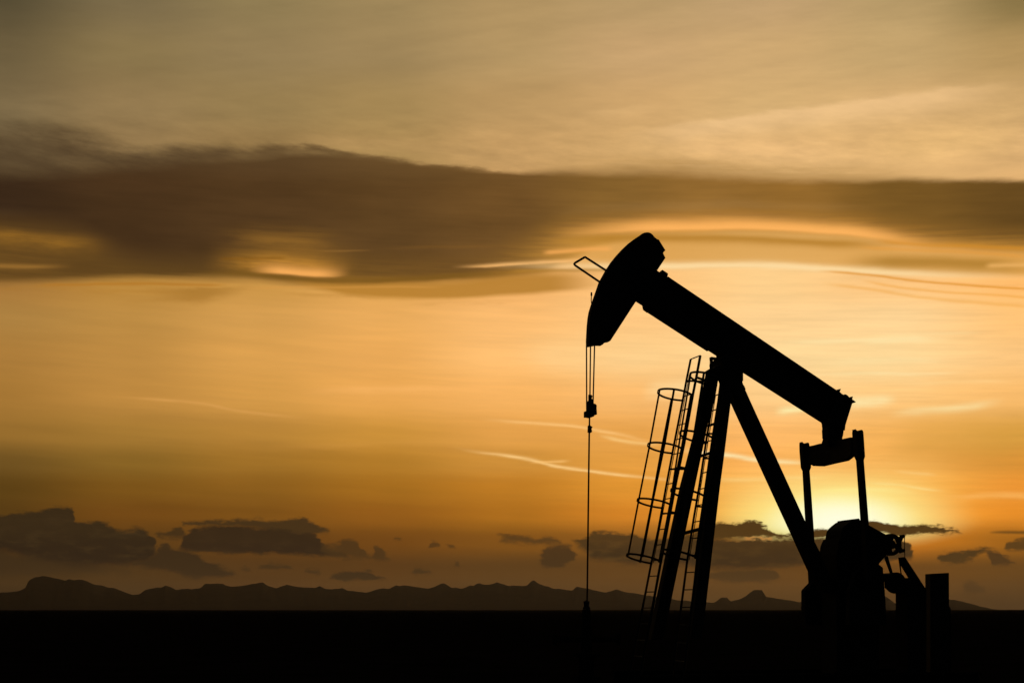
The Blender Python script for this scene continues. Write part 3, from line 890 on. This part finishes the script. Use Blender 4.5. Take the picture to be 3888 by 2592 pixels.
# post cap, saddle bearing, gussets
slab('post_cap', zc([(712, 425), (710, 408), (768, 382), (850, 340), (1168, 400), (1168, 517), (1150, 530), (1165, 570), (1178, 572), (1197, 612), (1190, 640), (1120, 800), (1013, 782), (900, 640), (866, 482), (760, 460)]), 0.0, 0.5, CAST, pump, 0.008)
saddle = slab('saddle_bearing', zc([(800, 420), (790, 300), (800, 285), (850, 262), (852, 200), (1050, 230), (1168, 330), (1168, 425), (1000, 470)]), 0.0, 0.55, CAST, pump, 0.01)
slab('bearing_cap', zc([(763, 256), (763, 242), (783, 243), (785, 235), (870, 242), (870, 262), (806, 266), (800, 300), (800, 390), (768, 385), (762, 340), (768, 300)]), 0.0, 0.12, CAST, saddle)
# tie bars between the front legs
for (a, oa), (b, ob), r in (((zc([(700, 1066)])[0], -0.42), (zc([(840, 1018)])[0], 0.42), 0.016), ((zc([(640, 1420)])[0], -0.55), (zc([(800, 1368)])[0], 0.55), 0.028),
                            ((ze([(840, 582)])[0], -0.8), (ze([(1100, 514)])[0], 0.8), 0.034), ((zc([(700, 1240)])[0], -0.5), (zc([(735, 1254)])[0], -0.3), 0.02)):
    tube('tie_bar', [UP(*a, oa), UP(*b, ob)], r, PAINT, pump, 6)


# ladders with safety cages on the two front legs
def lerp_path(path, z):
    for p, q in zip(path, path[1:]):
        lo, hi = (p, q) if p.z <= q.z else (q, p)
        if lo.z - 1e-6 <= z <= hi.z + 1e-6:
            return lo.lerp(hi, (z - lo.z) / max(1e-6, hi.z - lo.z))
    return (path[0] if z < path[0].z else path[-1]).copy()


def build_ladder(left, right, os_, label, hoops, z_rung0, r_l, r_r, step):
    """left/right = photographed rail points from the foot up, os_ = plane of the ladder's middle"""
    lad = bpy.data.objects.new('ladder', None)
    lad['label'] = label
    lad.parent = pump
    col.objects.link(lad)
    hw = 0.25
    L = [UP(x, y, o - hw) for (x, y), o in zip(left, os_)]
    Rr = [UP(x, y, o + hw) for (x, y), o in zip(right, os_)]
    # carry the rails down to the ground
    for P in (L, Rr):
        d = (P[1] - P[0]) / (P[1].z - P[0].z)
        P.insert(0, P[0] - d * P[0].z)
    acr = Vector((0, 1, 0))
    tube('rail', L, r_l, PAINT, lad, 6)
    tube('rail', Rr, r_r, PAINT, lad, 6)
    ztop = min(L[-1].z, Rr[-1].z)
    z = z_rung0
    while z < ztop - 0.2:
        tube('rung', [lerp_path(L, z), lerp_path(Rr, z)], 0.011, STEEL, lad, 6)
        z += step - 0.009 * (z - 1.6)
    tube('rung', [L[-1], Rr[-1]], 0.011, STEEL, lad, 6)
    # hoops
    shape = [(-0.02, 0.25), (0.04, 0.35), (0.14, 0.45), (0.27, 0.49), (0.41, 0.43), (0.535, 0.25), (0.585, 0.0), (0.535, -0.25), (0.41, -0.43), (0.27, -0.49), (0.14, -0.45), (0.04, -0.35), (-0.02, -0.25)]
    rows = []
    for zl in hoops:
        a, b = lerp_path(L, zl), lerp_path(Rr, zl)
        mid = (a + b) / 2
        ax = (lerp_path(L, min(zl + 0.5, ztop)) - a).normalized()
        w = (b - a).normalized()
        out = w.cross(ax)
        if out.x > 0:
            out = -out
        out = (out + Vector((0, 0, 0.11))).normalized()
        pts = [mid + out * d + w * k for d, k in shape]
        sm = catmull(pts, 4)
        tube('hoop', sm, 0.02, PAINT, lad, 6, flat=(0.019, 0.006, ax))
        rows.append((mid, out, w))
    for d, k, wd in ((0.58, 0.0, 0.036), (0.44, 0.40, 0.02), (0.15, -0.455, 0.02), (0.09, 0.40, 0.02)):
        pts = [m + o_ * (d + 0.004) + w_ * k for m, o_, w_ in rows]
        ex = pts[1] - pts[0]
        pts.insert(0, pts[0] - ex.normalized() * 0.03)
        o_, w_ = rows[1][1], rows[1][2]
        along = {0.58: w_, 0.44: o_ * 0.7 - w_ * 0.65, 0.15: o_ * 0.9 - w_ * 0.4, 0.09: (o_ + w_ * 0.6)}[d]
        tube('strap', pts, 0.02, PAINT, lad, 6, flat=(wd, 0.006, along))
    zc_ = hoops[0]
    tube('safety_cable', [lerp_path(L, q).lerp(lerp_path(Rr, q), 0.2) for q in (zc_, (zc_ + ztop) / 2, ztop - 0.3)], 0.008, STEEL, lad, 6)
    return lad, L, Rr


far_l = [(2438.6, 2313), (2473, 2136), (2498.6, 2014), (2530, 1842), (2557.6, 1695), (2594, 1510), (2607, 1440), (2622.5, 1363.5)]
far_r = [(2476, 2313), (2508.5, 2135), (2534, 2003), (2567, 1830), (2598, 1682), (2631, 1497), (2645, 1426), (2659, 1349)]
fo = [-1.02, -0.93, -0.87, -0.79, -0.7, -0.6, -0.56, -0.52]
def z_at(py, o, px=2550): return UP(px, py, o).z
lad1, L1, R1 = build_ladder(far_l, far_r, fo, 'farther ladder with open cage hoops',
                            [z_at(2136, -0.93), z_at(1924, -0.8), z_at(1714, -0.7), z_at(1511, -0.6)], z_at(2309, -1.2) - 1.24, 0.022, 0.026, 0.3066)
near_l = [(2585, 2313), (2608.6, 2133), (2634, 1967.6), (2656, 1840), (2683, 1663), (2702, 1551), (2722, 1446)]
near_r = [(2625, 2313), (2647, 2120), (2671, 1950), (2691, 1826), (2716, 1648), (2734, 1536), (2752, 1430)]
no = [1.0, 0.9, 0.82, 0.74, 0.62, 0.55, 0.5]
lad2, L2, R2 = build_ladder(near_l, near_r, no, 'nearer ladder partly hidden by the front legs',
                            [z_at(2124, 0.66, 2610), z_at(1897, 0.55, 2647), z_at(1681, 0.4, 2681), z_at(1462, 0.3, 2715)], z_at(2306, 0.75, 2600) - 1.29, 0.022, 0.022, 0.318)
# stand-off brackets between ladder and leg
for L_, R_, o_, ys, pxs in ((L1, R1, -0.7, (1948, 1780, 1448), (2556, 2600, 2675)), (L2, R2, 0.6, (1925, 1645, 1740), (2680, 2705, 2690))):
    for y, px in zip(ys, pxs):
        p = UP(px, y, o_)
        a = lerp_path(R_, p.z + 0.02)
        tube('bracket', [a, p + Vector((0.1, 0, 0))], 0.024, PAINT, lad1 if L_ is L1 else lad2, 6)
        b = lerp_path(L_, p.z + 0.02)
        tube('bracket', [b, p + Vector((0.1, 0, 0))], 0.02, PAINT, lad1 if L_ is L1 else lad2, 6)

# bridle cables, carrier bar, polished rod
for (x0, y0), (x1, y1), o in ((*zb([(419, 40), (422, 1040)]), -0.14), (*zb([(479, 30), (470, 800)]), 0.0), (*zb([(539, 30), (516, 930)]), 0.14)):
    tube('bridle_cable', [UP(x0, y0, o), UP(x1, y1, o)], 0.0135, STEEL, pump, 8, smooth=True)
bar = slab('carrier_bar', zb([(413, 880), (445, 880), (510, 880), (527, 905), (560, 915), (573, 935), (570, 970), (577, 1068), (518, 1090), (515, 1105), (478, 1115), (450, 1125), (410, 1118), (377, 1120), (377, 1032), (413, 1018)]), 0.0, 0.2, CAST, pump, 0.006)
slab('cable_socket', zb([(445, 900), (445, 778), (497, 778), (510, 800), (496, 830), (510, 846), (514, 900)]), 0.0, 0.05, CAST, bar)
rod_pts = zb([(466, 800), (464, 1125), (459, 1400)]) + [(2229, 2300)]
rp = [UP(x, y, 0.0) for x, y in rod_pts]
tube('polished_rod', rp + [Vector((rp[-1].x - 0.01, 0, 1.2))], [0.014, 0.015, 0.0165, 0.0165, 0.0165], STEEL, pump, 12, smooth=True)
slab('rod_clamp', zb([(452, 1228), (476, 1230), (513, 1258), (492, 1280), (505, 1325), (478, 1345), (432, 1340), (434, 1245)]), 0.0, 0.07, CAST, pump, 0.004)

# gear reducer, cranks and counterweights
gear = slab('gear_reducer', zg([(470, 760), (500, 600), (518, 560), (521, 510), (535, 460), (555, 430), (580, 405), (610, 380), (640, 360), (670, 346), (700, 335), (706, 323), (918, 295), (963, 318), (1010, 346), (1130, 420), (1200, 870), (1203, None), (470, None)]), 0.0, 0.7, CAST, pump)
slab('belt_guard', zg([(960, 330), (1073, 378), (1180, 438), (1285, 494), (1340, 530), (1350, 720), (1290, 760), (1268, 798), (1203, 868), (1140, 960), (960, 960)]), 0.72, 0.1, PAINT, pump, 0.01)
slab('crank', zg([(300, 560), (365, 560), (378, 585), (445, 715), (470, 900), (420, 1200), (330, 1200), (300, 990)]), -1.1, 0.12, CAST, pump)
slab('crank', zg([(990, 620), (1080, 640), (1120, 900), (1120, 1200), (1000, 1200), (980, 900)]), 1.1, 0.12, CAST, pump)
slab('counterweight', zg([(305, 985), (315, 1115), (245, 1187), (220, 1192), (205, 1220), (208, 1458), (215, 1650), (730, 1650), (760, 1458), (760, 1200), (700, 1080), (560, 950)]), -0.92, 0.2, CAST, pump, 0.015)
slab('counterweight', zg([(780, 1200), (850, 1000), (1000, 880), (1203, 868), (1222, 910), (1250, 915), (1257, 930), (1260, 1042), (1272, 1180), (1290, 1458), (1300, 1650), (770, 1650)]), 0.92, 0.2, CAST, pump, 0.015)
slab('crank_cover', zg([(445, 720), (450, 660), (470, 605), (492, 574), (512, 562), (560, 600), (600, 660), (600, 900), (460, 900)]), -0.62, 0.2, CAST, pump, 0.012)
# reducer pedestal and the long skid
def box_local(name, x0, x1, y0, y1, z0, z1, mat, parent, bev=0.02):
    bm = bmesh.new()
    add_box(bm, ((x0 + x1) / 2, (y0 + y1) / 2, (z0 + z1) / 2), ((x1 - x0) / 2, (y1 - y0) / 2, (z1 - z0) / 2))
    bmesh.ops.bevel(bm, geom=list(bm.edges), offset=bev, segments=2, affect='EDGES')
    return new_obj(name, bm, mat, parent)


sL, sR = UP(2400, 2313, 0).x, UP(3600, 2313, 0).x
bm = bmesh.new()
for yy in (-1.18, 1.18):
    add_box(bm, ((sL + sR) / 2, yy, 0.22), ((sR - sL) / 2, 0.03, 0.17))
    add_box(bm, ((sL + sR) / 2, yy, 0.415), ((sR - sL) / 2, 0.14, 0.02))
    add_box(bm, ((sL + sR) / 2, yy, 0.025), ((sR - sL) / 2, 0.14, 0.02))
for k in range(6):
    add_box(bm, (sL + 0.3 + (sR - sL - 0.6) * k / 5, 0, 0.22), (0.06, 1.14, 0.15))
new_obj('skid', bm, DUSTY, pump)


# sheaves, belt, motor
def sheave(name, c, rpx, o, t, holes, parent):
    C_ = UP(c[0], c[1], o)
    r = rpx / FP * (BASE + LV * o).length * 1.02
    bm = bmesh.new()
    N = 72
    def ringband(r0, r1, keep):  # one band of the wheel, t wide
        prev_ = None
        for k in range(N):
            a0, a1 = 2 * math.pi * k / N, 2 * math.pi * (k + 1) / N
            if not keep(math.degrees((a0 + a1) / 2)):
                continue
            q = []
            for yy in (-t / 2, t / 2):
                for rr, aa in ((r0, a0), (r1, a0), (r1, a1), (r0, a1)):
                    q.append(bm.verts.new((C_.x + rr * math.cos(aa), -o + yy, C_.z + rr * math.sin(aa))))
            for f in ((0, 1, 2, 3), (7, 6, 5, 4), (0, 4, 5, 1), (1, 5, 6, 2), (2, 6, 7, 3), (3, 7, 4, 0)):
                bm.faces.new([q[i] for i in f])
    T_ = t
    ringband(0.72 * r, r, lambda d: True)
    ringband(0.02 * r, 0.42 * r, lambda d: True)
    t = 0.035
    ringband(0.40 * r, 0.73 * r, lambda d: all(abs((d - h + 180) % 360 - 180) > wv for h, wv in holes))
    bmesh.ops.remove_doubles(bm, verts=bm.verts, dist=1e-5)
    return new_obj(name, bm, CAST, parent)


sheave('sheave', zh([(394, 497)])[0], 41.5, 0.72, 0.10, [(36, 24), (126, 24), (216, 24), (-56, 20)], pump)
slab('bracket', zh([(517, 351), (600, 344), (616, 357), (612, 398), (606, 400), (594, 384), (556, 460), (530, 440), (500, 380), (535, 372)]), 0.85, 0.04, PAINT, pump)
slab('bracket', zh([(552, 520), (572, 560), (603, 557), (617, 572), (612, 608), (572, 612), (535, 625), (505, 600)]), 0.85, 0.04, PAINT, pump)
tube('guard_rod', [UP(*p, 0.85) for p in zh([(605, 380), (606, 560), (610, 700)])], 0.0085, STEEL, pump, 6)
slab('drive_belt', zh([(303, 697), (355, 660), (434, 920), (388, 930)]), 0.72, 0.09, RUBBER, pump)
motor = slab('motor', zh([(296, 980), (388, 917), (415, 935), (420, 1010), (465, 1045), (520, 1045), (560, 1010), (605, 1008), (660, 990), (900, 1145), (930, 1145), (930, None), (478, None), (474, 1225), (420, 1205), (365, 1166), (340, 1162), (310, 1140)]), 0.6, 0.5, CAST, pump, 0.01)
sheave('motor_sheave', zh([(470, 1065)])[0], 40.0, 0.93, 0.08, [(86, 17)], pump)
slab('motor_rail', zh([(515, 688), (612, 678), (920, 1150), (920, 1300), (700, 1300), (660, 992), (553, 815), (549, 800)]), 0.72, 0.14, PAINT, pump)
slab('strut', zh([(515, 690), (547, 952), (562, 1010), (606, 1012), (575, 972), (558, 900), (552, 815), (548, 770)]), 0.72, 0.05, PAINT, pump)

# ------------------------------------------------------------------ wellhead under the rod
wl = UP(2227, 2313, 0.0)
wpos = BASE + AXV * wl.x + LV * 0.0
well = thing('wellhead', 'squat wellhead with stuffing box under the hanging polished rod', 'wellhead', (wpos.x, wpos.y, 0), TH)
def lathe(name, prof, mat, parent, seg=24):
    bm = bmesh.new()
    rg = [[bm.verts.new((r * math.cos(2 * math.pi * k / seg), r * math.sin(2 * math.pi * k / seg), z)) for k in range(seg)] for r, z in prof]
    for A, B in zip(rg, rg[1:]):
        for k in range(seg):
            bm.faces.new((A[k], A[(k + 1) % seg], B[(k + 1) % seg], B[k]))
    bm.faces.new(rg[0][::-1])
    bm.faces.new(rg[-1])
    return new_obj(name, bm, mat, parent)


zz = lambda py: EYE + (HY - py) / FP * wpos.y
lathe('casing', [(0.17, 0.0), (0.17, 0.3), (0.26, 0.31), (0.26, 0.37), (0.14, 0.38), (0.14, 0.72), (0.25, 0.73), (0.25, 0.80), (0.10, 0.81), (0.10, 1.3), (0.075, 1.31), (0.075, zz(2312))], DUSTY, well)
lathe('stuffing_box', [(0.072, zz(2312) + 0.002), (0.072, zz(2306)), (0.050, zz(2300)), (0.050, zz(2290)), (0.055, zz(2289)), (0.055, zz(2281)), (0.020, zz(2280)), (0.020, zz(2278))], CAST, well)
bm = bmesh.new()
add_tube(bm, [(-0.6, 0, 1.05), (0.6, 0, 1.05)], 0.05, 12)
for xx in (-0.6, 0.6):
    add_tube(bm, [(xx - 0.02, 0, 1.05), (xx + 0.02, 0, 1.05)], 0.11, 16)
new_obj('flow_line', bm, DUSTY, well)

# ------------------------------------------------------------------ control cabinet at the far right
cl, cr = UP(*zg([(1795, 1003)])[0], 0.2), UP(*zg([(2097, 1003)])[0], 0.2)
cmid = (cl + cr) / 2
cpos = BASE + AXV * cmid.x - LV * cmid.y
cab = thing('control_cabinet', 'plain upright cabinet standing behind the motor at the far right', 'cabinet', (cpos.x, cpos.y, 0), 0)
wd = (zg([(2093, 0)])[0][0] - zg([(1798, 0)])[0][0]) / FP * cpos.y - 0.085
ht = EYE + (HY - zg([(0, 996)])[0][1]) / FP * cpos.y
bm = bmesh.new()
add_box(bm, (0, 0, ht / 2 + 0.06), (wd / 2, 0.2, ht / 2 - 0.06))
vs = [v for v in bm.verts if v.co.z > 1]
for v in vs:
    v.co.z += 0.012 if v.co.x > 0 else -0.006
    v.co.x -= 0.008
bmesh.ops.bevel(bm, geom=list(bm.edges), offset=0.006, segments=2, affect='EDGES')
new_obj('housing', bm, PAINT, cab)
bm = bmesh.new()
add_box(bm, (0, -0.208, ht / 2 + 0.1), (wd / 2 - 0.03, 0.008, ht / 2 - 0.2))
door = new_obj('door', bm, PAINT, cab)
bm = bmesh.new()
add_tube(bm, [(wd / 2 - 0.07, -0.235, ht / 2 - 0.07), (wd / 2 - 0.07, -0.235, ht / 2 + 0.09)], 0.01, 8)
new_obj('handle', bm, STEEL, door)
# concrete plinth, and the pipe stub beside the cabinet
bm = bmesh.new()
add_box(bm, (0.02, 0, 0.06), (wd / 2 + 0.12, 0.35, 0.06))
new_obj('plinth', bm, CONCRETE, cab)
xs = (zg([(2108, 0)])[0][0] - CX) / FP * cpos.y - cpos.x
zs = EYE + (HY - zg([(0, 1419)])[0][1]) / FP * cpos.y
bm = bmesh.new()
pr = [(wd / 2 + 0.002, 0.12), (wd / 2 + 0.075, 0.12), (wd / 2 + 0.068, zs - 0.06), (wd / 2 + 0.042, zs), (wd / 2 + 0.002, zs)]
add_prism(bm, pr, 0.0, 0.12)
new_obj('conduit_box', bm, PAINT, cab)
